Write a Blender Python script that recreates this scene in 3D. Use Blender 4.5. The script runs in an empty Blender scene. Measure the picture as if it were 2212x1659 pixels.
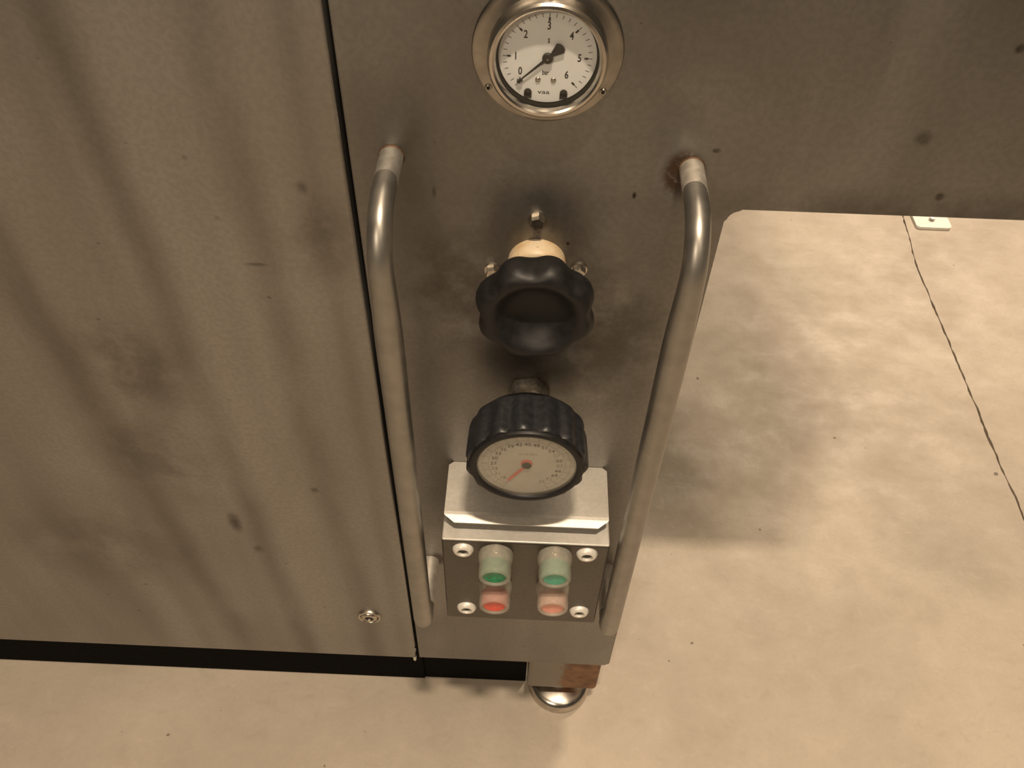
import bpy, bmesh, math, random
from mathutils import Vector, Matrix
R = math.radians
random.seed(7)
scn = bpy.context.scene
col = scn.collection

# ------------------------------------------------------------------ camera
PITCH, YAW, ROLL, FPX = R(48.476), R(-0.620), R(1.934), 1840.0
cp, sp, cy, sy = math.cos(PITCH), math.sin(PITCH), math.cos(YAW), math.sin(YAW)
fwd = Vector((sy*cp, cy*cp, -sp)); rt = Vector((cy, -sy, 0)); up = rt.cross(fwd)
c, s = math.cos(ROLL), math.sin(ROLL)
rt, up = c*rt + s*up, -s*rt + c*up
cd = bpy.data.cameras.new('camera'); cam = bpy.data.objects.new('camera', cd); col.objects.link(cam)
cam.matrix_world = Matrix(((rt.x, up.x, -fwd.x, 0), (rt.y, up.y, -fwd.y, -0.457), (rt.z, up.z, -fwd.z, 1.20), (0, 0, 0, 1)))
cd.sensor_width = 36; cd.lens = 36*FPX/2212; cd.clip_start = 0.01
scn.camera = cam

# ------------------------------------------------------------------ light
WARM = (1.0, 0.80, 0.58)
w = bpy.data.worlds.new('world'); scn.world = w; w.use_nodes = True
w.node_tree.nodes['Background'].inputs[0].default_value = (1.0, 0.84, 0.66, 1)
w.node_tree.nodes['Background'].inputs[1].default_value = 0.05
def ceiling_lamp(name, loc, sx, sy_, power, rotz=0, color=WARM):
    l = bpy.data.lights.new(name, 'AREA'); l.shape = 'RECTANGLE'; l.size = sx; l.size_y = sy_
    l.energy = power; l.color = color
    o = bpy.data.objects.new(name, l); o.location = loc; o.rotation_euler = (0, 0, rotz); col.objects.link(o)
    return o
ceiling_lamp('ceiling_lamp', (0.10, -0.62, 2.80), 0.16, 0.06, 50)
ceiling_lamp('ceiling_lamp', (0.95, -1.75, 2.80), 0.30, 0.30, 7)
ceiling_lamp('ceiling_lamp', (2.00, 3.00, 2.80), 0.80, 0.40, 190)
ceiling_lamp('ceiling_lamp', (-1.15, -2.80, 2.75), 0.60, 0.30, 62)
vs = scn.view_settings
vs.view_transform = 'Standard'; vs.look = 'None'; vs.gamma = 1; vs.use_curve_mapping = False
vs.exposure = -0.04

# ------------------------------------------------------------------ materials
class N:
    """small node-graph helper"""
    def __init__(self, name):
        self.m = bpy.data.materials.new(name); self.m.use_nodes = True
        self.t = self.m.node_tree; self.b = self.t.nodes['Principled BSDF']; self.out = self.t.nodes['Material Output']
        self.co = self.t.nodes.new('ShaderNodeTexCoord').outputs['Object']
    def link(self, a, b): self.t.links.new(a, b)
    def put(self, v, sock):
        if isinstance(v, bpy.types.NodeSocket): self.link(v, sock)
        elif isinstance(v, (tuple, list)): sock.default_value = tuple(v) + ((1,) if len(v) == 3 and sock.type == 'RGBA' else ())
        else: sock.default_value = v
    def map(self, scale=(1, 1, 1), loc=(0, 0, 0), rot=(0, 0, 0)):
        n = self.t.nodes.new('ShaderNodeMapping'); self.link(self.co, n.inputs[0])
        n.inputs['Scale'].default_value = scale; n.inputs['Location'].default_value = loc; n.inputs['Rotation'].default_value = rot
        return n.outputs[0]
    def noise(self, scale, detail=3, rough=.55, vec=None, dist=0):
        n = self.t.nodes.new('ShaderNodeTexNoise'); self.link(vec or self.co, n.inputs['Vector'])
        n.inputs['Scale'].default_value = scale; n.inputs['Detail'].default_value = detail
        n.inputs['Roughness'].default_value = rough; n.inputs['Distortion'].default_value = dist
        return n.outputs['Fac']
    def rng(self, v, a, b, x=0., y=1.):
        n = self.t.nodes.new('ShaderNodeMapRange'); self.put(v, n.inputs[0])
        for i, q in enumerate((a, b, x, y)): n.inputs[i+1].default_value = q
        n.interpolation_type = 'SMOOTHSTEP'
        return n.outputs[0]
    def math(self, op, a, b=0.):
        n = self.t.nodes.new('ShaderNodeMath'); n.operation = op; self.put(a, n.inputs[0]); self.put(b, n.inputs[1]); return n.outputs[0]
    def mix(self, f, a, b, mode='MIX'):
        n = self.t.nodes.new('ShaderNodeMix'); n.data_type = 'RGBA'; n.blend_type = mode
        self.put(f, n.inputs[0]); self.put(a, n.inputs[6]); self.put(b, n.inputs[7]); return n.outputs[2]
    def near(self, p, r0, r1, sc=(1, 1, 1)):
        """1 within r0 of a point of the surface, 0 beyond r1 (a stain with its own place)"""
        v = self.t.nodes.new('ShaderNodeVectorMath'); v.operation = 'SUBTRACT'; self.link(self.co, v.inputs[0]); v.inputs[1].default_value = p
        k = self.t.nodes.new('ShaderNodeVectorMath'); k.operation = 'MULTIPLY'; self.link(v.outputs[0], k.inputs[0]); k.inputs[1].default_value = sc
        l = self.t.nodes.new('ShaderNodeVectorMath'); l.operation = 'LENGTH'; self.link(k.outputs[0], l.inputs[0])
        return self.rng(l.outputs['Value'], r0, r1, 1., 0.)
    def bump(self, h, strength, dist=.001):
        n = self.t.nodes.new('ShaderNodeBump'); self.put(h, n.inputs['Height']); n.inputs['Strength'].default_value = strength
        n.inputs['Distance'].default_value = dist; self.link(n.outputs[0], self.b.inputs['Normal'])
    def set(self, **k):
        for a, v in k.items(): self.put(v, self.b.inputs[a.replace('_', ' ')])
        return self.m

def plain(name, colour, rough=.5, metal=0., var=.12, scale=120., bump=0., spec=.5):
    g = N(name); n = g.noise(scale, 4)
    cc = g.mix(g.rng(n, .3, .7), tuple(x*(1-var) for x in colour), tuple(min(1, x*(1+var)) for x in colour))
    if bump: g.bump(n, bump)
    return g.set(Base_Color=cc, Roughness=g.rng(n, .2, .8, rough*.9, min(1, rough*1.1)), Metallic=metal, Specular_IOR_Level=spec)

def sheet_steel(name, lo, hi, rough, streak, stains=(), rust=(), specks=.0, bands=(), metal=1.0):
    # blotches and runs of dirt on brushed sheet
    g = N(name)
    blotch = g.noise(5.5, 5, .55, g.map((1.2, 1, .8)), .6)
    fine = g.noise(240, 2)
    st = g.noise(1, 4, .5, g.map((11, 1, .55)), .35)
    f = g.math('ADD', g.math('MULTIPLY', g.rng(blotch, .28, .72), 1-streak), g.math('MULTIPLY', g.rng(st, .32, .66), streak))
    cc = g.mix(f, lo, hi)
    cc = g.mix(g.math('MULTIPLY', g.rng(fine, .35, .65), .16), cc, (lo[0]*.6, lo[1]*.6, lo[2]*.6))
    for x0, drift, hw_, k in bands:                    # long runs of grime down the sheet
        sx = g.t.nodes.new('ShaderNodeSeparateXYZ'); g.link(g.co, sx.inputs[0])
        line = g.math('ADD', g.math('MULTIPLY', sx.outputs[2], drift), x0)
        d_ = g.math('ABSOLUTE', g.math('ADD', g.math('SUBTRACT', sx.outputs[0], line), g.math('MULTIPLY', g.math('SUBTRACT', g.noise(7, 4), .5), hw_*2.2)))
        fade = g.rng(g.noise(4, 3, .6, g.map((3, 1, 1), (x0*9, 0, 0))), .25, .62, .25, 1.)
        cc = g.mix(g.math('MULTIPLY', g.math('MULTIPLY', g.rng(d_, 0., hw_*2.1, 1., 0.), fade), k*.72), cc, (.085, .073, .058))
    for p, r0, r1, k, scx in stains:
        wob = g.rng(g.noise(22, 4, .6), .3, .62)
        cc = g.mix(g.math('MULTIPLY', g.math('MULTIPLY', g.near(p, r0, r1, scx), wob), k), cc, (.05, .042, .033))
    if specks:
        sp_ = g.rng(g.noise(110, 1, .4), .775, .82)
        cc = g.mix(g.math('MULTIPLY', sp_, specks), cc, (.045, .035, .025))
    met = metal
    for p, r0, r1, k, scx in rust:
        m_ = g.math('MULTIPLY', g.math('MULTIPLY', g.near(p, r0, r1, scx), g.rng(g.noise(170, 5, .7), .22, .5)), k)
        cc = g.mix(m_, cc, (.038, .019, .009)); met = g.math('SUBTRACT', met, m_)
    g.bump(g.math('ADD', g.math('MULTIPLY', blotch, .6), g.math('MULTIPLY', fine, .05)), .12, .004)
    return g.set(Base_Color=cc, Metallic=met, Roughness=g.rng(blotch, .25, .75, rough-.05, rough+.09))

LH, RH = (-.0850, -.0852), (.1025, .1012)       # x of the two grab handles (at the sheet, along the bar)
M = {}
M['panel'] = sheet_steel('stained_sheet_steel', (.205, .197, .188), (.36, .349, .335), .44, .25,
    stains=[((.02, 0, .76), .02, .12, .55, (1, 1, .8)), ((-.06, 0, .80), .0, .06, .35, (1, 1, .6)), ((.07, 0, .72), .0, .07, .35, (1, 1, .6)),
            ((.009, 0, .845), .004, .02, .25, (1, 1, .5)), ((.26, 0, .866), .0, .05, .5, (.2, 1, 2)),
            ((.1155, 0, .907), .001, .0035, 1.2, (1, 1, 1.5)), ((.2365, 0, .921), .002, .007, .7, (1, 1, 1)), ((.2624, 0, .880), .001, .004, 1.2, (1, 1, 1)), ((.2675, 0, .9785), .001, .004, 1.2, (1, 1, 1)),
            ((.0696, 0, .8718), .0008, .003, 1.1, (1.6, 1, .8)), ((-.0595, 0, .868), .0008, .004, 1.1, (2, 1, .6)), ((-.093, 0, .868), .001, .007, .8, (.7, 1, 1.3)), ((-.045, 0, .79), .01, .05, .3, (1, 1, 1))],
    rust=[((.0975, 0, .890), .008, .0195, 1., (1, 1, .75)), ((-.0865, 0, .893), .004, .011, .7, (1, 1, 1)), ((.0085, 0, .841), .0008, .0045, .8, (1, 1, .32)),
          ((-.0795, 0, .400), .006, .016, .9, (1, 1, 1)), ((.30, 0, .868), .0, .02, .5, (1, 1, 2))], specks=.9)
M['side'] = sheet_steel('streaked_sheet_steel', (.295, .284, .268), (.435, .420, .399), .43, .5,
    stains=[((-.33, 0, .56), .01, .07, .4, (1, 1, .8)), ((-.43, 0, .40), .0, .12, .3, (.8, 1, 1)), ((-.137, 0, .83), .0, .035, .5, (1, 1, .6)),
            ((-.280, 0, .456), .001, .010, .75, (1, 1, .38)), ((-.266, 0, .405), .001, .0085, .7, (1, 1, .8)), ((-.190, 0, .520), .001, .006, .8, (1, 1, .9)),
            ((-.146, 0, .8675), .001, .006, .6, (1, 1, .8)), ((-.2165, 0, .887), .0005, .003, .5, (1, 1, 1)), ((-.207, 0, .840), .0005, .003, .5, (1, 1, 1)), ((-.1884, 0, .8007), .001, .010, .5, (.8, 1, 4)),
            ((-.31, 0, .685), .01, .065, .45, (1, 1, .8))], specks=.5,
    bands=((-.247, -.022, .011, .55), (-.320, -.066, .014, .6), (-.165, -.021, .012, .5), (-.128, -.01, .006, .25), (-.43, -.05, .02, .35)))
M['cover'] = sheet_steel('bright_sheet_steel', (.44, .42, .38), (.66, .63, .58), .42, .1, metal=.55, stains=[((.08, 0, .57), .0, .05, .5, (1, 1, 1)), ((-.04, -.03, .57), .0, .03, .35, (1, 1, 1))], specks=.9)
M['box'] = sheet_steel('button_box_steel', (.115, .107, .096), (.175, .164, .149), .42, .1, specks=.4)
M['rim'] = sheet_steel('lit_box_top_steel', (.55, .525, .48), (.74, .71, .66), .45, .1, specks=.5, metal=.4)  # box steel in a lighter colour, painting the light on its top
M['tube'] = plain('satin_steel_tube', (.33, .315, .29), .40, .9, .10, 60)
M['lit_end'] = plain('lit_tube_end', (.44, .42, .385), .46, .75, .1, 160)  # tube steel in a lighter colour, painting light from above
M['sleeve'] = plain('pale_tube_end', (.62, .58, .52), .55, .8, .1, 160)
M['flange'] = plain('dull_flange_steel', (.36, .335, .30), .3, 1., .16, 60)
M['polished'] = plain('polished_steel', (.58, .54, .485), .24, 1., .14, 70)
M['bolt'] = plain('bolt_steel', (.55, .51, .45), .32, 1., .15, 300)
M['nut'] = plain('worn_nut_steel', (.50, .47, .42), .5, .85, .25, 260)
M['pale'] = plain('pale_screw_head', (.80, .77, .71), .42, .25, .08, 300)
M['dark'] = plain('dark_interior', (.006, .0055, .005), .9, spec=.08)
M['socket'] = plain('socket_recess', (.03, .027, .024), .6, .3)
M['knob'] = plain('black_plastic', (.010, .010, .0105), .48, 0, .2, 180, .05, .35)
M['wheel'] = plain('black_wheel_plastic', (.017, .018, .021), .42, 0, .25, 200, .08)
M['rustweld'] = plain('rusty_weld', (.10, .055, .028), .7, .3, .4, 300)
g = N('yellowed_nylon'); n = g.noise(70, 4)
cc = g.mix(g.rng(n, .35, .7), (.62, .52, .37), (.52, .36, .19))
cc = g.mix(g.math('MULTIPLY', g.rng(g.noise(420, 2), .66, .74), .7), cc, (.25, .12, .03))
M['nylon'] = g.set(Base_Color=cc, Roughness=.45, Subsurface_Weight=.15, Subsurface_Radius=(.004, .003, .002), Subsurface_Scale=1.)
M['dialwhite'] = plain('white_dial_enamel', (.90, .93, .97), .45, 0, .03, 60)
M['dialdull'] = plain('dull_cream_dial', (.50, .475, .42), .5, 0, .08, 50)
M['ink'] = plain('black_ink', (.012, .011, .011), .5)
M['matt'] = plain('matt_black', (.008, .009, .007), .9, spec=.1)
M['fadedink'] = plain('faded_ink', (.055, .045, .035), .6, 0, .3, 300)
M['linefade'] = plain('faded_scale_line', (.27, .225, .165), .6, 0, .3, 400)
M['red'] = plain('faded_red_pointer', (.62, .13, .09), .5, 0, .15, 300)
M['green_a'] = plain('green_cap_dark', (.020, .23, .10), .4, 0, .35, 200)
M['green_b'] = plain('green_cap_grey', (.10, .36, .24), .45, 0, .15, 200)
M['red_a'] = plain('red_cap_bright', (.70, .11, .07), .4, 0, .12, 200)
M['red_b'] = plain('red_cap_pale', (.74, .33, .25), .45, 0, .1, 200)
M['rusty'] = None
g = N('rusted_block'); n = g.noise(45, 5, .6)
sx_ = g.t.nodes.new('ShaderNodeSeparateXYZ'); g.link(g.co, sx_.inputs[0])
edge = g.rng(g.math('ADD', sx_.outputs[0], g.math('MULTIPLY', g.math('SUBTRACT', n, .5), .05)), -.006, .004)
M['rusty'] = g.set(Base_Color=g.mix(edge, (.30, .275, .245), g.mix(g.rng(n, .3, .7), (.12, .048, .020), (.26, .13, .06))), Roughness=.55, Metallic=g.rng(edge, 0, 1, .8, .1))
M['sealant'] = plain('pale_sealant', (.72, .68, .58), .5)
M['plate'] = plain('white_painted_plate', (.82, .80, .74), .4, 0, .05, 60)

def boot_mat(name, tint, clear):
    g = N(name); nt = g.t.nodes
    g.set(Base_Color=g.mix(g.rng(g.noise(160, 3), .3, .7), tint, tuple(x*.86 for x in tint)), Roughness=.38, Specular_IOR_Level=.5)
    tr = nt.new('ShaderNodeBsdfTransparent'); tr.inputs[0].default_value = (.97, .96, .93, 1)
    tl = nt.new('ShaderNodeBsdfTranslucent'); tl.inputs[0].default_value = tint + (1,)
    m1 = nt.new('ShaderNodeMixShader'); m1.inputs[0].default_value = .35
    g.link(g.b.outputs[0], m1.inputs[1]); g.link(tl.outputs[0], m1.inputs[2])
    m2 = nt.new('ShaderNodeMixShader'); m2.inputs[0].default_value = clear
    g.link(m1.outputs[0], m2.inputs[1]); g.link(tr.outputs[0], m2.inputs[2]); g.link(m2.outputs[0], g.out.inputs[0])
    return g.m
M['boot'] = boot_mat('clear_silicone', (.74, .72, .65), .66)
M['boot_milky'] = boot_mat('milky_silicone', (.80, .74, .66), .56)
def glass_mat(name, haze):
    g = N(name); nt = g.t.nodes
    fr = nt.new('ShaderNodeFresnel'); g.link(g.rng(nt.new('ShaderNodeNewGeometry').outputs['Backfacing'], 0, 1, 1.45, 1/1.45), fr.inputs[0])
    tr = nt.new('ShaderNodeBsdfTransparent'); tr.inputs[0].default_value = (.97, .97, .96, 1)
    gl = nt.new('ShaderNodeBsdfGlossy'); gl.inputs['Roughness'].default_value = .04 + haze*.5
    m1 = nt.new('ShaderNodeMixShader'); g.link(fr.outputs[0], m1.inputs[0]); g.link(tr.outputs[0], m1.inputs[1]); g.link(gl.outputs[0], m1.inputs[2])
    if haze:
        df = nt.new('ShaderNodeBsdfDiffuse'); df.inputs[0].default_value = (.62, .57, .48, 1)
        m2 = nt.new('ShaderNodeMixShader')
        g.link(g.rng(g.noise(38, 4), .3, .7, haze*.5, haze*1.6), m2.inputs[0]); g.link(m1.outputs[0], m2.inputs[1]); g.link(df.outputs[0], m2.inputs[2]); g.link(m2.outputs[0], g.out.inputs[0])
    else: g.link(m1.outputs[0], g.out.inputs[0])
    return g.m
M['glass'] = glass_mat('gauge_glass', 0)
M['hazy'] = glass_mat('scuffed_glass', .045)

g = N('worn_concrete')
big = g.noise(2.2, 5, .6, None, .4); mid = g.noise(11, 5, .62, g.map((1, 1.3, 1))); fin = g.noise(150, 3, .6)
cc = g.mix(g.rng(big, .3, .7), (.43, .37, .305), (.54, .475, .39))
cc = g.mix(g.math('MULTIPLY', g.rng(mid, .5, .74), .22), cc, (.34, .285, .22))
cc = g.mix(g.math('MULTIPLY', g.rng(mid, .5, .26), .2), cc, (.64, .565, .47))
cc = g.mix(g.math('MULTIPLY', g.rng(fin, .35, .7), .12), cc, (.34, .29, .23))
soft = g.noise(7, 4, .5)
for p, r0, r1, k in (((.26, .46, 0), .02, .21, .85), ((.245, .445, 0), .008, .04, .5), ((.29, .40, 0), .0, .04, .45), ((.235, .72, 0), .02, .11, .75), ((.30, .33, 0), .0, .10, .5), ((.52, .60, 0), .0, .2, .2), ((.70, .27, 0), .0, .13, .28), ((.62, .95, 0), .0, .12, .22)):  # greasy stains; those by the column also painted darker to deepen its shadow
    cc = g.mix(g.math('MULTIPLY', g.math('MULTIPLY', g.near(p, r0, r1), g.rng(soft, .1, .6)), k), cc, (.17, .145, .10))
fm = g.noise(34, 5, .65, g.map((1, 1.4, 1)), .5)
cc = g.mix(g.math('MULTIPLY', g.rng(fm, .52, .72), .2), cc, (.33, .275, .21))
cc = g.mix(g.math('MULTIPLY', g.rng(fm, .46, .28), .12), cc, (.70, .62, .515))
spk = g.rng(g.noise(60, 1, .3), .80, .83)
cc = g.mix(g.math('MULTIPLY', spk, .8), cc, (.10, .075, .05))
scr = g.rng(g.noise(1, 2, .5, g.map((26, 210, 1), (0, 0, 0), (0, 0, R(24)))), .735, .80)
cc = g.mix(g.math('MULTIPLY', scr, .22), cc, (.80, .72, .60))
g.bump(g.math('ADD', g.math('MULTIPLY', fin, .35), g.math('MULTIPLY', mid, .6)), .25, .003)
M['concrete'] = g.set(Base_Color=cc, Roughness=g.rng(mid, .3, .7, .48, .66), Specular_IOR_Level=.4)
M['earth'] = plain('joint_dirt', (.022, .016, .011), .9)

# ------------------------------------------------------------------ geometry helpers
def tagset(o, label=None, cat=None, kind=None, group=None):
    for k, v in (('label', label), ('category', cat), ('kind', kind), ('group', group)):
        if v: o[k] = v
    return o
def thing(name, loc, label, cat, group=None):
    o = bpy.data.objects.new(name, None); o.empty_display_size = .02; o.location = loc; col.objects.link(o)
    return tagset(o, label, cat, None, group)
def link(name, me, mat, parent=None, loc=(0, 0, 0), smooth=None):
    me.name = name
    o = bpy.data.objects.new(name, me); o.location = loc; o.parent = parent; col.objects.link(o)
    me.materials.clear(); me.materials.append(M[mat] if isinstance(mat, str) else mat)
    if smooth is not None:
        bm = bmesh.new(); bm.from_mesh(me)
        for f in bm.faces: f.smooth = f.calc_area() < 4e-4      # broad flat faces stay flat
        for e in bm.edges:
            e.smooth = not (len(e.link_faces) == 2 and e.calc_face_angle(0) > R(smooth))
        bm.to_mesh(me); bm.free()
    return o
def mesh(bm):
    bmesh.ops.recalc_face_normals(bm, faces=bm.faces)
    me = bpy.data.meshes.new('m'); bm.to_mesh(me); bm.free(); return me
def box(x0, x1, y0, y1, z0, z1, bev=0., seg=3):
    bm = bmesh.new(); bmesh.ops.create_cube(bm, size=1)
    for v in bm.verts: v.co = Vector(((x0+x1)/2+v.co.x*(x1-x0), (y0+y1)/2+v.co.y*(y1-y0), (z0+z1)/2+v.co.z*(z1-z0)))
    if bev: bmesh.ops.bevel(bm, geom=bm.edges[:], offset=bev, segments=seg, affect='EDGES', profile=.5)
    return mesh(bm)
def prism(pts, y0, y1, bev=0., seg=3):
    """polygon in X-Z, extruded from y0 (front) to y1; front rim rounded"""
    bm = bmesh.new()
    a = [bm.verts.new((x, y0, z)) for x, z in pts]; b = [bm.verts.new((x, y1, z)) for x, z in pts]
    fa = bm.faces.new(a); bm.faces.new(b[::-1]); n = len(pts)
    for i in range(n): bm.faces.new((a[i], a[(i+1) % n], b[(i+1) % n], b[i]))
    if bev:
        bmesh.ops.bevel(bm, geom=list(fa.edges), offset=bev, segments=seg, affect='EDGES', profile=.5)
    return mesh(bm)
def lathe(prof, n=64, lobes=0, phase=0., axis='Y'):
    """profile of (radius, height[, lobe depth]); axis 'Y' points out of the panel (-Y), 'Z' up"""
    bm = bmesh.new(); rings = []
    for q in prof:
        r, h = q[0], q[1]; amp = q[2] if len(q) > 2 else 0
        if r < 1e-7:
            rings.append([bm.verts.new((0, -h, 0) if axis == 'Y' else (0, 0, h))]); continue
        ring = []
        for i in range(n):
            a = 2*math.pi*i/n; rr = r
            if amp: rr = r*(1 - amp*(.5-.5*math.cos(lobes*(a-phase)))**1.3)
            ring.append(bm.verts.new((rr*math.sin(a), -h, rr*math.cos(a)) if axis == 'Y' else (rr*math.cos(a), rr*math.sin(a), h)))
        rings.append(ring)
    for A, B in zip(rings, rings[1:]):
        for i in range(n):
            j = (i+1) % n
            if len(A) == 1 and len(B) == 1: continue
            if len(A) == 1: bm.faces.new((A[0], B[j], B[i]))
            elif len(B) == 1: bm.faces.new((A[i], A[j], B[0]))
            else: bm.faces.new((A[i], A[j], B[j], B[i]))
    for e in (rings[0], rings[-1]):
        if len(e) > 1 and not (prof[0][:2] == prof[-1][:2]): bm.faces.new(e)
    bmesh.ops.remove_doubles(bm, verts=bm.verts, dist=1e-7)
    return mesh(bm)
def tube(path, r, n=28):
    bm = bmesh.new(); rings = []
    for i, p in enumerate(path):
        q = r[i] if isinstance(r, list) else r
        p = Vector(p); d = (Vector(path[min(i+1, len(path)-1)]) - Vector(path[max(i-1, 0)])).normalized()
        u = Vector((1, 0, 0)); u = (u - d*u.dot(d)).normalized(); v = d.cross(u)
        rings.append([bm.verts.new(p + u*q*math.cos(2*math.pi*k/n) + v*q*math.sin(2*math.pi*k/n)) for k in range(n)])
    for A, B in zip(rings, rings[1:]):
        for k in range(n): bm.faces.new((A[k], A[(k+1) % n], B[(k+1) % n], B[k]))
    bm.faces.new(rings[0]); bm.faces.new(rings[-1])
    return mesh(bm)
def join(ms):
    bm = bmesh.new()
    for m_ in ms: bm.from_mesh(m_); bpy.data.meshes.remove(m_)
    me = bpy.data.meshes.new('m'); bm.to_mesh(me); bm.free(); return me
def text(body, size, x, z, y, sx=1., rot=0., bold=0.):
    """flat lettering facing out of the panel, centred on x, z"""
    cu = bpy.data.curves.new('t', 'FONT'); cu.body = body; cu.size = size; cu.align_x = 'CENTER'; cu.align_y = 'CENTER'
    cu.offset = bold; cu.resolution_u = 3
    o = bpy.data.objects.new('t', cu); col.objects.link(o)
    me = bpy.data.meshes.new_from_object(o.evaluated_get(bpy.context.evaluated_depsgraph_get()))
    bpy.data.objects.remove(o); bpy.data.curves.remove(cu)
    ca, sa = math.cos(rot), math.sin(rot)
    for v in me.vertices:
        a, b = v.co.x*sx, v.co.y
        v.co = (x + a*ca + b*sa, y, z - a*sa + b*ca)
    return me
def flat(polys, y):
    """flat printed shapes, each a list of (x, z)"""
    bm = bmesh.new()
    for p in polys: bm.faces.new([bm.verts.new((x, y, z)) for x, z in p])
    me = bpy.data.meshes.new('m'); bm.to_mesh(me); bm.free(); return me
def tick(a, r0, r1, w):
    """radial mark at angle a (clockwise from the top)"""
    d = (math.sin(a), math.cos(a)); n_ = (d[1], -d[0])
    return [(d[0]*r + n_[0]*k*w/2, d[1]*r + n_[1]*k*w/2) for r, k in ((r0, -1), (r0, 1), (r1, 1), (r1, -1))]
def arc(a0, a1, r0, r1, n=24):
    A = [a0+(a1-a0)*i/n for i in range(n+1)]
    return [[(math.sin(A[i])*r0, math.cos(A[i])*r0), (math.sin(A[i+1])*r0, math.cos(A[i+1])*r0), (math.sin(A[i+1])*r1, math.cos(A[i+1])*r1), (math.sin(A[i])*r1, math.cos(A[i])*r1)] for i in range(n)]
def hexprof(r, h0, h1, ch):
    """hexagon bolt head / nut along -Y with chamfered front"""
    bm = bmesh.new(); rings = []
    for rr, h in ((r, h0), (r, h1-ch), (r*.9, h1)):
        rings.append([bm.verts.new((rr*math.sin(math.pi/3*i+HEXROT), -h, rr*math.cos(math.pi/3*i+HEXROT))) for i in range(6)])
    for A, B in zip(rings, rings[1:]):
        for i in range(6): bm.faces.new((A[i], A[(i+1) % 6], B[(i+1) % 6], B[i]))
    bm.faces.new(rings[0]); bm.faces.new(rings[-1])
    return mesh(bm)
HEXROT = R(10)
def socket_screw(parent, loc, r, mat, name='screw', h=None):
    """domed button-head screw with a hexagon socket"""
    h = h or r*.5
    o = link(name, lathe([(r, 0), (r, h*.18), (r*.93, h*.52), (r*.82, h*.86), (r*.68, h), (r*.54, h), (r*.50, h*.30), (0, h*.30)], 40), mat, parent, loc, 40)
    bm = bmesh.new(); bmesh.ops.create_circle(bm, cap_ends=True, segments=6, radius=r*.50)
    for v in bm.verts: v.co = (v.co.x, -h*.4, v.co.y)
    link('hex_socket', mesh(bm), 'socket', o)
    return o

# ------------------------------------------------------------------ floor: two slabs with a broken joint between them
JX, Y0, Y1 = .857, -3.2, 4.2
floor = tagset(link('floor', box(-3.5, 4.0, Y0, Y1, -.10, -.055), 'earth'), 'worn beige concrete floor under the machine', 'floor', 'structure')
ys = [Y0] + [i*.011 for i in range(-20, 160)] + [Y1]
drift = 0; L, Rr = [], []
for y in ys:
    drift = drift*.82 + random.uniform(-.0011, .0011)
    wdt = max(.0014, .0023 + random.uniform(-.0013, .0018)) if y > .33 else max(.0003, .0009-(.33-y)*.01)
    if .47 < y < .58: wdt += .0011
    if .39 < y < .42 or .865 < y < .885: wdt += .0016
    off = (.018*max(0, y-1.0)/.16) if 1.0 < y < 1.2 else (.018 if y >= 1.2 else 0)
    L.append((JX + off*.9 + drift - wdt/2, y)); Rr.append((JX + off*.9 + drift*.85 + wdt/2 + random.uniform(0, .0006), y))
def slab(pts):
    bm = bmesh.new()
    a = [bm.verts.new((x, y, 0)) for x, y in pts]; b = [bm.verts.new((x, y, -.055)) for x, y in pts]
    bm.faces.new(a); bm.faces.new(b[::-1]); n_ = len(pts)
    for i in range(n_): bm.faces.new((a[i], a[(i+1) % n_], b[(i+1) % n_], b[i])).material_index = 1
    return mesh(bm)
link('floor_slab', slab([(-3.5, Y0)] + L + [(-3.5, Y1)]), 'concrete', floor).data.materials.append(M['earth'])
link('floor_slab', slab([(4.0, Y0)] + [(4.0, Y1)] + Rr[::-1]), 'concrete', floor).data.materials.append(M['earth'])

M['ceiling'] = plain('pale_ceiling_paint', (.55, .52, .47), .8)
tagset(link('ceiling', box(-3.5, 4.0, Y0, Y1, 2.96, 3.02), 'ceiling'), 'plain pale hall ceiling above the machine', 'ceiling', 'structure')

# ------------------------------------------------------------------ control panel: tall column with a wing to the right
SX, CX0, CX1, ZB, ZW, ZT, XW = -.1158, -.1118, .131, .1485, .8640, 1.30, .345
cpan = thing('control_panel', (0, 0, 0), 'stained grey steel machine panel with a wing over the open floor, carrying the gauges', 'machine panel')
rr = .010
fillet = [(CX1 + rr - rr*math.cos(t), ZW - rr + rr*math.sin(t)) for t in [math.pi/2*i/8 for i in range(9)]]
outline = [(CX0, ZB), (CX1-.006, ZB), (CX1, ZB+.006)] + fillet + [(XW, ZW), (XW, ZT), (CX0, ZT)]
link('front_sheet', prism(outline, 0, .004, .0012, 2), 'panel', cpan, smooth=50)
def ret(x0, x1, y0, y1, z0, z1): return box(x0, x1, y0, y1, z0, z1, .0008, 1)
link('side_flange', ret(CX1-.004, CX1-.001, .0035, .045, ZB+.006, ZW-.010), 'panel', cpan)
link('side_flange', ret(CX0+.001, CX0+.004, .0035, .045, ZB+.002, ZT), 'panel', cpan)
link('bottom_flange', ret(CX0+.004, CX1-.008, .0035, .030, ZB+.001, ZB+.004), 'panel', cpan)
link('wing_flange', ret(CX1+.012, XW-.002, .0035, .035, ZW+.001, ZW+.004), 'panel', cpan)
link('housing', box(CX0+.006, CX1-.012, .010, .42, ZB+.012, ZW+.018), 'dark', cpan)
link('overhead_light_blocker', box(CX0+.006, XW-.01, .010, 1.30, ZW+.02, ZT-.004), 'dark', cpan)  # unseen box, made deep to keep the rear lamp off the floor
link('underside_shade', box(SX+.0008, .0284, .036, .40, .001, ZB+.013), 'dark', cpan)  # added black box standing for the shade under the column
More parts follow.
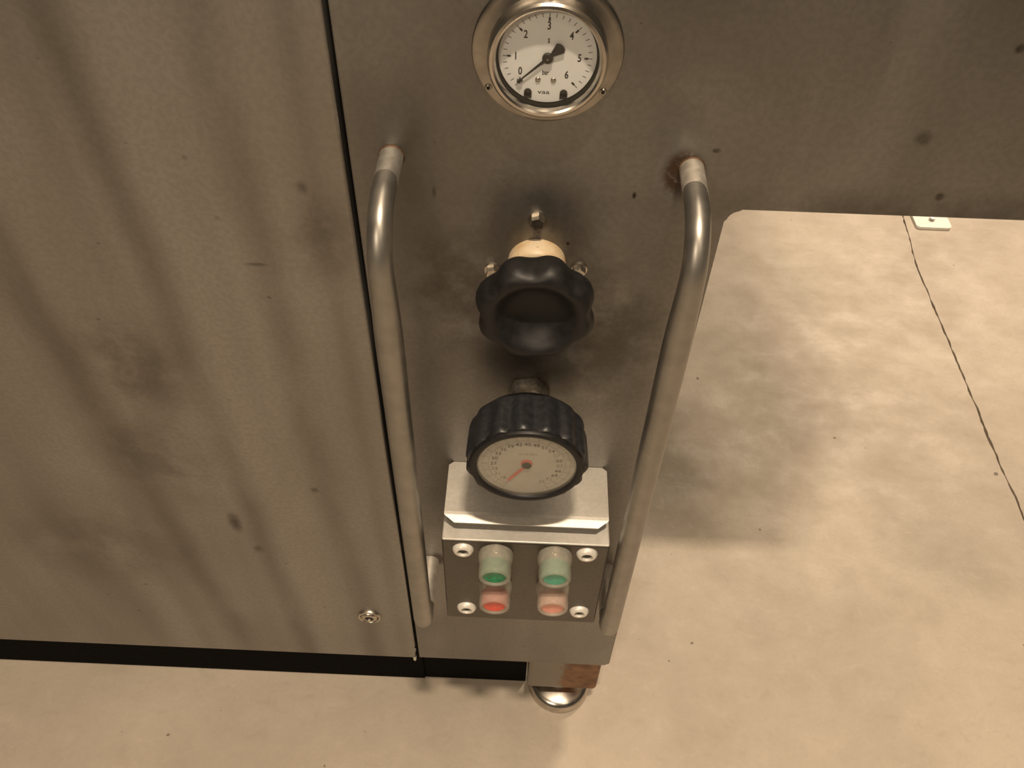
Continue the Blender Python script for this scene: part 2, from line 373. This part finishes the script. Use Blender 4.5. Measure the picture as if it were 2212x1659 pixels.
b = link('hex_bolt', join([hexprof(.0050, .0008, .0062, .0012), lathe([(.0062, 0), (.0062, .0012), (0, .0012)], 32)]), 'bolt', cpan, (.0082, 0, .8500), 30)
for x, z in ((-.0212, .8045), (.0392, .8080)):
    link('hex_bolt', join([hexprof(.0048, .0008, .0060, .001), lathe([(.0058, 0), (.0058, .0012), (0, .0012)], 24)]), 'bolt', cpan, (x, 0, z), 30)

# ------------------------------------------------------------------ cabinet side to the left of the seam
side = thing('cabinet_panel', (0, 0, 0), 'large streaked stainless steel cabinet panel left of the dark seam', 'machine panel')
link('front_sheet', prism([(-1.30, ZB-.001), (SX-.0005, ZB-.001), (SX-.0005, .176), (SX+.0008, .179), (SX+.0008, ZT), (-1.30, ZT)], -.0005, .004, .0022, 3), 'side', side, smooth=50)
link('edge_flange', ret(SX-.003, SX-.0002, .0035, .040, .182, ZT-.002), 'side', side)
link('bottom_flange', ret(-1.298, SX-.004, .0035, .026, ZB, ZB+.003), 'side', side)
link('housing', box(-1.29, SX-.006, .006, .60, ZB+.008, ZT-.004), 'dark', side)
link('underside_shade', box(-1.27, SX, .034, .58, .001, ZB+.0015), 'dark', side)  # added black box standing for the shade under the cabinet
socket_screw(side, (-.1640, -.0005, .2600), .0100, 'bolt', 'screw', .0040)
link('washer', lathe([(.0142, 0), (.0142, .0010), (.0132, .0026), (.0116, .0030), (.0104, .0020), (.0100, 0), (.0142, 0)], 40), 'bolt', side, (-.1640, -.0005, .2600), 40)
link('sealant_drip', lathe([(0, -.009), (.0012, -.0085), (.0022, -.005), (.0018, -.001), (.0024, .002), (0, .0025)], 12, axis='Z'), 'sealant', side, (SX-.0022, .0015, ZB-.0035), 60)

# ------------------------------------------------------------------ pressure gauge
GX, GZ = .0088, .9660
ga = thing('pressure_gauge', (GX, 0, GZ), 'round pressure gauge with white dial and black needle at zero, in a steel flange', 'gauge')
fl = link('flange', lathe([(.0300, 0), (.0425, 0), (.0427, .0008), (.0422, .0018), (.0412, .0022), (.0395, .0021), (.0350, .0030), (.0300, .0040)], 96), 'flange', ga, smooth=35)
for a in (R(237), R(123), R(0)):
    socket_screw(fl, (.0395*math.sin(a), -.0020, .0395*math.cos(a)), .0022, 'bolt', 'screw', .0014)
link('bezel', lathe([(.0338, .0020), (.0338, .0105), (.0334, .0125), (.0322, .0138), (.0306, .0140), (.0295, .0132), (.0289, .0115), (.0287, .0102), (.0300, .0100), (.0300, .0035), (.0338, .0020)], 96), 'polished', ga, smooth=30)
link('case_interior', lathe([(.0296, .0040), (.0296, .0101), (.0287, .0101), (.0285, .0050), (.0272, .0050), (0, .0050)], 72), 'matt', ga)
link('dial', lathe([(.0274, .0052), (.0274, .0060), (0, .0060)], 96), 'dialwhite', ga, smooth=30)
D = -.00606
pol = []
for i in range(31):
    a = R(-135 + 9*i)
    if i % 5 == 0: pol += [tick(a, .0214, .0250, .00038), tick(a, .0205, .0226, .0011)]
    else: pol.append(tick(a, .0228, .0250, .00034))
pr_ = [flat(pol, D)]
for k in range(7):
    a = R(-135 + 45*k); rad = .0178 if k not in (0, 6) else .0176
    dx, dz = (0, 0)
    if k == 0: dx, dz = -.0026, .0036
    if k == 6: dx, dz = -.0012, .0022
    pr_.append(text(str(k), .0063, rad*math.sin(a)+dx, rad*math.cos(a)+dz, D, .72, 0, .00014))
pr_.append(text('s', .0056, .0002, .0100, D, .62, 0, .0001))
pr_.append(text('bar', .0042, -.0008, -.0092, D, .68, 0, .00006))
pr_.append(text('vaa', .0036, -.0012, -.0211, D, 1.5, 0, .00002))
link('dial_print', join(pr_), 'ink', ga)
for sx in (-1, 1):                                   # black stops at the lower rim, rivets on the dial
    link('stop_tab', join([lathe([(.0022, .0060), (.0022, .0068), (0, .0068)], 24)]), 'ink', ga, (sx*.0103, 0, -.0213), 40)
    link('stop_tab', box(-.0022, .0022, -.0068, -.0060, -.0035, 0), 'ink', ga, (sx*.0103, 0, -.0213))
    link('rivet', lathe([(.0016, .0060), (.0015, .0066), (.0008, .0069), (0, .0070)], 24), 'bolt', ga, (-.0004+sx*.0044, 0, -.0134), 60)
na = R(-135+3)
d = Vector((math.sin(na), math.cos(na))); nn = Vector((d.y, -d.x))
def P(r, k): q = d*r + nn*k; return (q.x, q.y)
needle = [P(-.0030, .0010), P(-.0075, .0028), P(-.0092, .0034), P(-.0106, .0022), P(-.0110, 0), P(-.0106, -.0022), P(-.0092, -.0034), P(-.0075, -.0028), P(-.0030, -.0010), P(.0030, -.0008), P(.0225, -.00025), P(.0225, .00025), P(.0030, .0008)]
ne = link('needle', prism(needle, -.0076, -.0072), 'ink', ga)
link('pivot', lathe([(.0030, .0066), (.0030, .0080), (.0026, .0084), (0, .0084)], 32), 'ink', ne, smooth=40)
link('pivot_pin', lathe([(.0006, .0084), (.0005, .0090), (0, .0091)], 16), 'bolt', ne, smooth=40)
q = d*.0222
link('zero_stop', join([box(-.0016, .0016, -.0080, -.0062, -.0003, .0003), box(-.0003, .0003, -.0080, -.0062, -.0016, .0016)]), 'ink', ga, (q.x+.0014, 0, q.y+.0010))
link('lens', lathe([(.0288, .0100), (.0288, .0112), (0, .0112)], 72), 'glass', ga, smooth=30)

# ------------------------------------------------------------------ grab handles either side of the controls
def handle(xm, xb, label, sleeve):
    t = thing('grab_handle', (xb, 0, .40), label, 'handle', 'grab handles beside the controls')
    z1, z0, so, br, b2 = .4938, -.004, -.070, .034, .011
    dx = xm - xb
    path = [(dx, .001, z1), (dx*.8, so*.30, z1-.0005)]
    for i in range(13):
        a = math.pi/2*i/12; path.append((dx*.5*(1-i/12), so+br-br*math.sin(a), z1-br+br*math.cos(a)))
    path += [(0, so, z1-br-.01*i) for i in range(1, 8)] + [(0, so, z1-br-.1), (0, so, .2), (0, so, z0+.1)]
    for i in range(13):
        a = math.pi/2*i/12; path.append((0, so+b2-b2*math.cos(a), z0+b2-b2*math.sin(a)))
    path += [(0, -.01, z0), (0, .001, z0)]
    def q_(z): t_ = min(1, max(0, (z1-.012-z)/.085)); return .0076 + .0018*t_*t_*(3-2*t_)
    rad = [q_(p[2]) for p in path]
    for i in range(len(path)-4, len(path)): rad[i] = .0088
    link('bar', tube(path, rad), 'tube', t, smooth=60)
    if sleeve: link('end_sleeve', tube([(dx, .0005, z1), (dx*.9, -.012, z1-.0002), (dx*.72, -.0335, z1-.0008)], .00772), 'sleeve', t, smooth=60)
    else: link('end_sleeve', tube([(dx, .0005, z1), (dx*.9, -.012, z1-.0002), (dx*.75, -.030, z1-.0006)], .00768), 'lit_end', t, smooth=60)  # no separate sleeve here; lighter colour stands for light from above
    link('end_sleeve', tube([(0, .0005, z0), (0, -.02, z0), (0, -.050, z0)], .0090), 'sleeve', t, smooth=60)
    for z, x in ((z1, dx), (z0, 0)):
        link('weld_collar', lathe([(.0070, 0), (.0084, 0), (.0081, .0008), (.0070, .0014), (.0070, 0)], 28), 'rustweld' if z > .2 else 'nut', t, (x, 0, z), 60)
    return t
handle(LH[0], LH[1], 'bent steel tube grab handle next to the dark seam', False)
handle(RH[0], RH[1], 'bent steel tube grab handle with a rust-stained upper mount, beside the open floor', True)

# ------------------------------------------------------------------ star knob on its nylon bushing
KX, KZ = .0093, .8132
kn = thing('star_knob', (KX, 0, KZ), 'black eight-lobed plastic star knob on a yellowed bushing', 'knob')
link('bushing', lathe([(.0200, 0), (.0203, .004), (.0200, .0100), (.0186, .0140), (.0160, .0155), (.0102, .0155), (.0098, .006), (0, .006)], 64), 'nylon', kn, smooth=50)
link('shaft', lathe([(.0088, .004), (.0088, .040), (0, .040)], 40), 'nut', kn, smooth=40)
kp = [(.0120, .0210, 0), (.0145, .0205, 0), (.0215, .0235, .02), (.0300, .0290, .06), (.0362, .0350, .09), (.0392, .0400, .105), (.0405, .0450, .11), (.0405, .0500, .108), (.0394, .0540, .098), (.0372, .0570, .08),
      (.0346, .0588, .056), (.0316, .0594, .034), (.0288, .0586, .016), (.0262, .0566, .005), (.0238, .0540, 0), (.0212, .0512, 0), (.0180, .0486, 0), (.0140, .0464, 0), (.0090, .0450, 0), (.0040, .0444, 0), (0, .0443, 0)]
link('grip', lathe(kp, 128, 8, R(17)), 'knob', kn, smooth=60)

# ------------------------------------------------------------------ handwheel with position indicator
WX, WZ = .0090, .6765
wh = thing('indicator_handwheel', (WX, 0, WZ), 'black fluted handwheel with a scuffed cream dial and red pointer', 'handwheel')
HEXROT = R(18)
link('hex_nut', hexprof(.0172, 0, .0150, .002), 'nut', wh, smooth=25)
link('shaft', lathe([(.0095, .012), (.0095, .045), (0, .045)], 40), 'nut', wh, smooth=40)
a_ = .062
wp = [(.0150, .0300, 0), (.0200, .0300, 0), (.0330, .0335, 0), (.0410, .0375, .01), (.0448, .0420, .03), (.0460, .0470, a_), (.0466, .0600, a_*1.1), (.0470, .0720, a_*1.3), (.0468, .0745, a_*1.3), (.0455, .0762, a_), (.0437, .0762, 0), (.0432, .0745, 0), (.0432, .0690, 0)]
gr = link('fluted_grip', lathe(wp, 180, 15, R(-6)), 'wheel', wh, smooth=50)
link('bezel_ring', lathe([(.0436, .0740), (.0436, .0766), (.0426, .0784), (.0408, .0790), (.0390, .0786), (.0378, .0774), (.0374, .0745), (.0436, .0740)], 96), 'knob', wh, smooth=40)
link('set_screw', lathe([(.0030, 0), (.0030, .0012), (.0020, .0018), (.0017, .0006), (0, .0006)], 24), 'bolt', gr, (.0405, -.0535, .0165), 40).rotation_euler = (R(0), 0, R(62))
link('dial', lathe([(.0380, .0735), (.0380, .0745), (0, .0745)], 96), 'dialdull', wh, smooth=30)
D = -.07456
nums, faint = [], []
for k in range(18, 76, 3):
    a = R((k-45)*5.0)
    (faint if k in (18, 21, 24, 57, 63, 72, 75) else nums).append(text(str(k), .0054, .0252*math.sin(a), .0252*math.cos(a), D, .95, 0, .00006))
link('scale_numbers', join(nums), 'fadedink', wh)
lines = [tick(R((k-45)*5.0), .0292, .0350, .00042) for k in range(15, 76, 3)] + arc(R(-150), R(150), .0291, .0294, 60) + arc(R(-150), R(150), .0334, .0336, 60)
link('scale_lines', join([flat(lines, D)] + faint), 'linefade', wh)
link('scale_caption', join([text('CL.DX.2MO', .0030, .0006, .0130, D, .9)]), 'linefade', wh)
na = R(-146); d = Vector((math.sin(na), math.cos(na))); nn = Vector((d.y, -d.x))
pt = link('pointer', prism([P(.002, .0012), P(.0245, .0010), P(.0252, 0), P(.0245, -.0010), P(.002, -.0012)], -.0754, -.0750), 'red', wh)
link('pointer_disc', lathe([(.0044, .0746), (.0044, .0752), (0, .0752)], 40), 'red', pt, (0, 0, .0020), 40)
link('pointer_cap', lathe([(.0036, .0745), (.0036, .0758), (.0030, .0763), (0, .0764)], 32), 'matt', pt, smooth=40)
link('lens', lathe([(.0378, .0766), (.0378, .0772), (0, .0772)], 72), 'hazy', wh, smooth=30)

# ------------------------------------------------------------------ folded cover above the push buttons
cv = thing('folded_cover', (.0120, 0, .5750), 'bright folded sheet metal cover sticking out below the black handwheel', 'cover')
hw, fy, zt = .0712, -.0555, .0
bm = bmesh.new()
prof = [(hw-.004, -.0003, .0), (hw, -.004, .0), (hw, fy+.003, -.0006), (hw, fy, -.0010), (hw-.0012, fy-.0012, -.0014), (hw-.0090, fy-.0066, -.0034), (hw-.0094, fy-.0069, -.0040)]
top = [[bm.verts.new((sx*x, y, z)) for sx in (-1, 1)] for x, y, z in prof]
bot = [[bm.verts.new((sx*(x-.0015), y+.0016, z-.0016)) for sx in (-1, 1)] for x, y, z in prof]
for S_ in (top, bot):
    for A, B in zip(S_, S_[1:]): bm.faces.new((A[0], A[1], B[1], B[0]))
for i in range(len(prof)-1):
    for k in (0, 1): bm.faces.new((top[i][k], top[i+1][k], bot[i+1][k], bot[i][k]))
bm.faces.new((top[0][0], top[0][1], bot[0][1], bot[0][0])); bm.faces.new((top[-1][0], top[-1][1], bot[-1][1], bot[-1][0]))
link('top_sheet', mesh(bm), 'cover', cv, smooth=40)
for sx in (-1, 1):
    x = sx*(hw-.0016)
    bm = bmesh.new()
    f = bm.faces.new([bm.verts.new((x, y, z)) for y, z in ((-.002, -.0017), (fy+.003, -.0022), (fy+.006, -.0172), (-.002, -.0172))])
    r_ = bmesh.ops.extrude_face_region(bm, geom=[f]); bmesh.ops.translate(bm, verts=[v for v in r_['geom'] if isinstance(v, bmesh.types.BMVert)], vec=(-sx*.0012, 0, 0))
    link('side_cheek', mesh(bm), 'box', cv)

# ------------------------------------------------------------------ push button box
bx = thing('push_button_box', (.0123, 0, .4835), 'square steel box with two green and two red push buttons under clear boots', 'control box')
link('body', box(-.0705, .0705, -.0695, -.0003, -.0715, .0710, .002), 'box', bx, smooth=40)
link('cover_plate', box(-.0732, .0732, -.0706, -.0400, -.0735, .0724, .0020, 3), 'box', bx, smooth=40)
link('lit_top_edge', box(-.0728, .0728, -.0700, -.0405, .0715, .0731, .0012, 3), 'rim', bx, smooth=40)  # added pale strip, puts the light on the box top into colour
for x, z in ((-.0545, .0590), (.0542, .0600), (-.0532, -.0498), (.0562, -.0478)):
    socket_screw(bx, (x, -.0706, z), .0094, 'pale', 'screw', .0044)
def button(x, z, cap, boot, label):
    b_ = link('push_button', lathe([(.0118, 0), (.0118, .004), (.0090, .0045), (.0090, .010), (0, .010)], 40), 'bolt', bx, (x, -.0705, z), 40)
    b_['label'] = label
    link('button_cap', lathe([(.0085, .010), (.0118, .0105), (.0122, .012), (.0122, .0218), (.0108, .0226), (.0098, .0240), (.0090, .0240), (.0080, .0234), (0, .0230)], 48), cap, b_, smooth=40)
    link('rubber_boot', lathe([(.0148, .0003), (.0154, .002), (.0152, .006), (.0144, .0105), (.0138, .0125), (.0141, .0145), (.0143, .0185), (.0141, .0228), (.0136, .0250), (.0124, .0260), (.0108, .0258), (.0101, .0252), (.0100, .0236), (.0126, .0229), (.0127, .0130), (.0138, .0080), (.0140, .0020), (.0148, .0003)], 56), boot, b_, smooth=50)
for x, z, cap, boot, lb in ((-.0256, .0545, 'green_a', 'boot', 'dark green push button in a clear silicone boot'), (.0264, .0555, 'green_b', 'boot', 'grey-green push button in a clear silicone boot'),
                            (-.0254, .0010, 'red_a', 'boot', 'bright red push button in a clear silicone boot'), (.0276, .0020, 'red_b', 'boot_milky', 'pale red push button in a milky silicone boot')):
    button(x, z-.0, cap, boot, lb)

# ------------------------------------------------------------------ levelling foot under the column
ft = thing('machine_foot', (.0763, .036, 0), 'round steel foot under a part-rusted block at the base of the column', 'foot')
link('foot_pad', lathe([(.0432, 0), (.0440, .0015), (.0438, .006), (.0420, .0115), (.0385, .0155), (.0340, .0175), (.0150, .0195), (.0140, .024), (0, .024)], 72, axis='Z'), 'polished', ft, smooth=40)
link('leg_post', lathe([(.0120, .018), (.0120, .062), (0, .062)], 32, axis='Z'), 'nut', ft, smooth=40)
link('foot_block', box(-.0470, .0475, -.0310, .0470, .0560, ZB-.0005 + .0, .0060, 4), 'rusty', ft, smooth=40)

# ------------------------------------------------------------------ white plate bolted to the far floor
pl = thing('base_plate', (.9330, 1.185, 0), 'small white plate bolted to the floor beside the crack', 'floor plate')
def rrect(x, y, r, n_=6):
    pts = []
    for cx_, cy_, a0 in ((x-r, y-r, 0), (-x+r, y-r, 90), (-x+r, -y+r, 180), (x-r, -y+r, 270)):
        pts += [(cx_+r*math.cos(R(a0+90*i/n_)), cy_+r*math.sin(R(a0+90*i/n_))) for i in range(n_+1)]
    return pts
bm = bmesh.new()
f = bm.faces.new([bm.verts.new((x, y, .006)) for x, y in rrect(.0400, .0560, .010)])
g_ = bmesh.ops.extrude_face_region(bm, geom=[f]); bmesh.ops.translate(bm, verts=[v for v in g_['geom'] if isinstance(v, bmesh.types.BMVert)], vec=(0, 0, -.006))
link('plate', mesh(bm), 'plate', pl)
link('anchor_bolt', lathe([(.0075, .006), (.0075, .0075), (.0055, .008), (.0052, .012), (0, .0125)], 24, axis='Z'), 'nut', pl, (.001, -.027, 0), 40)
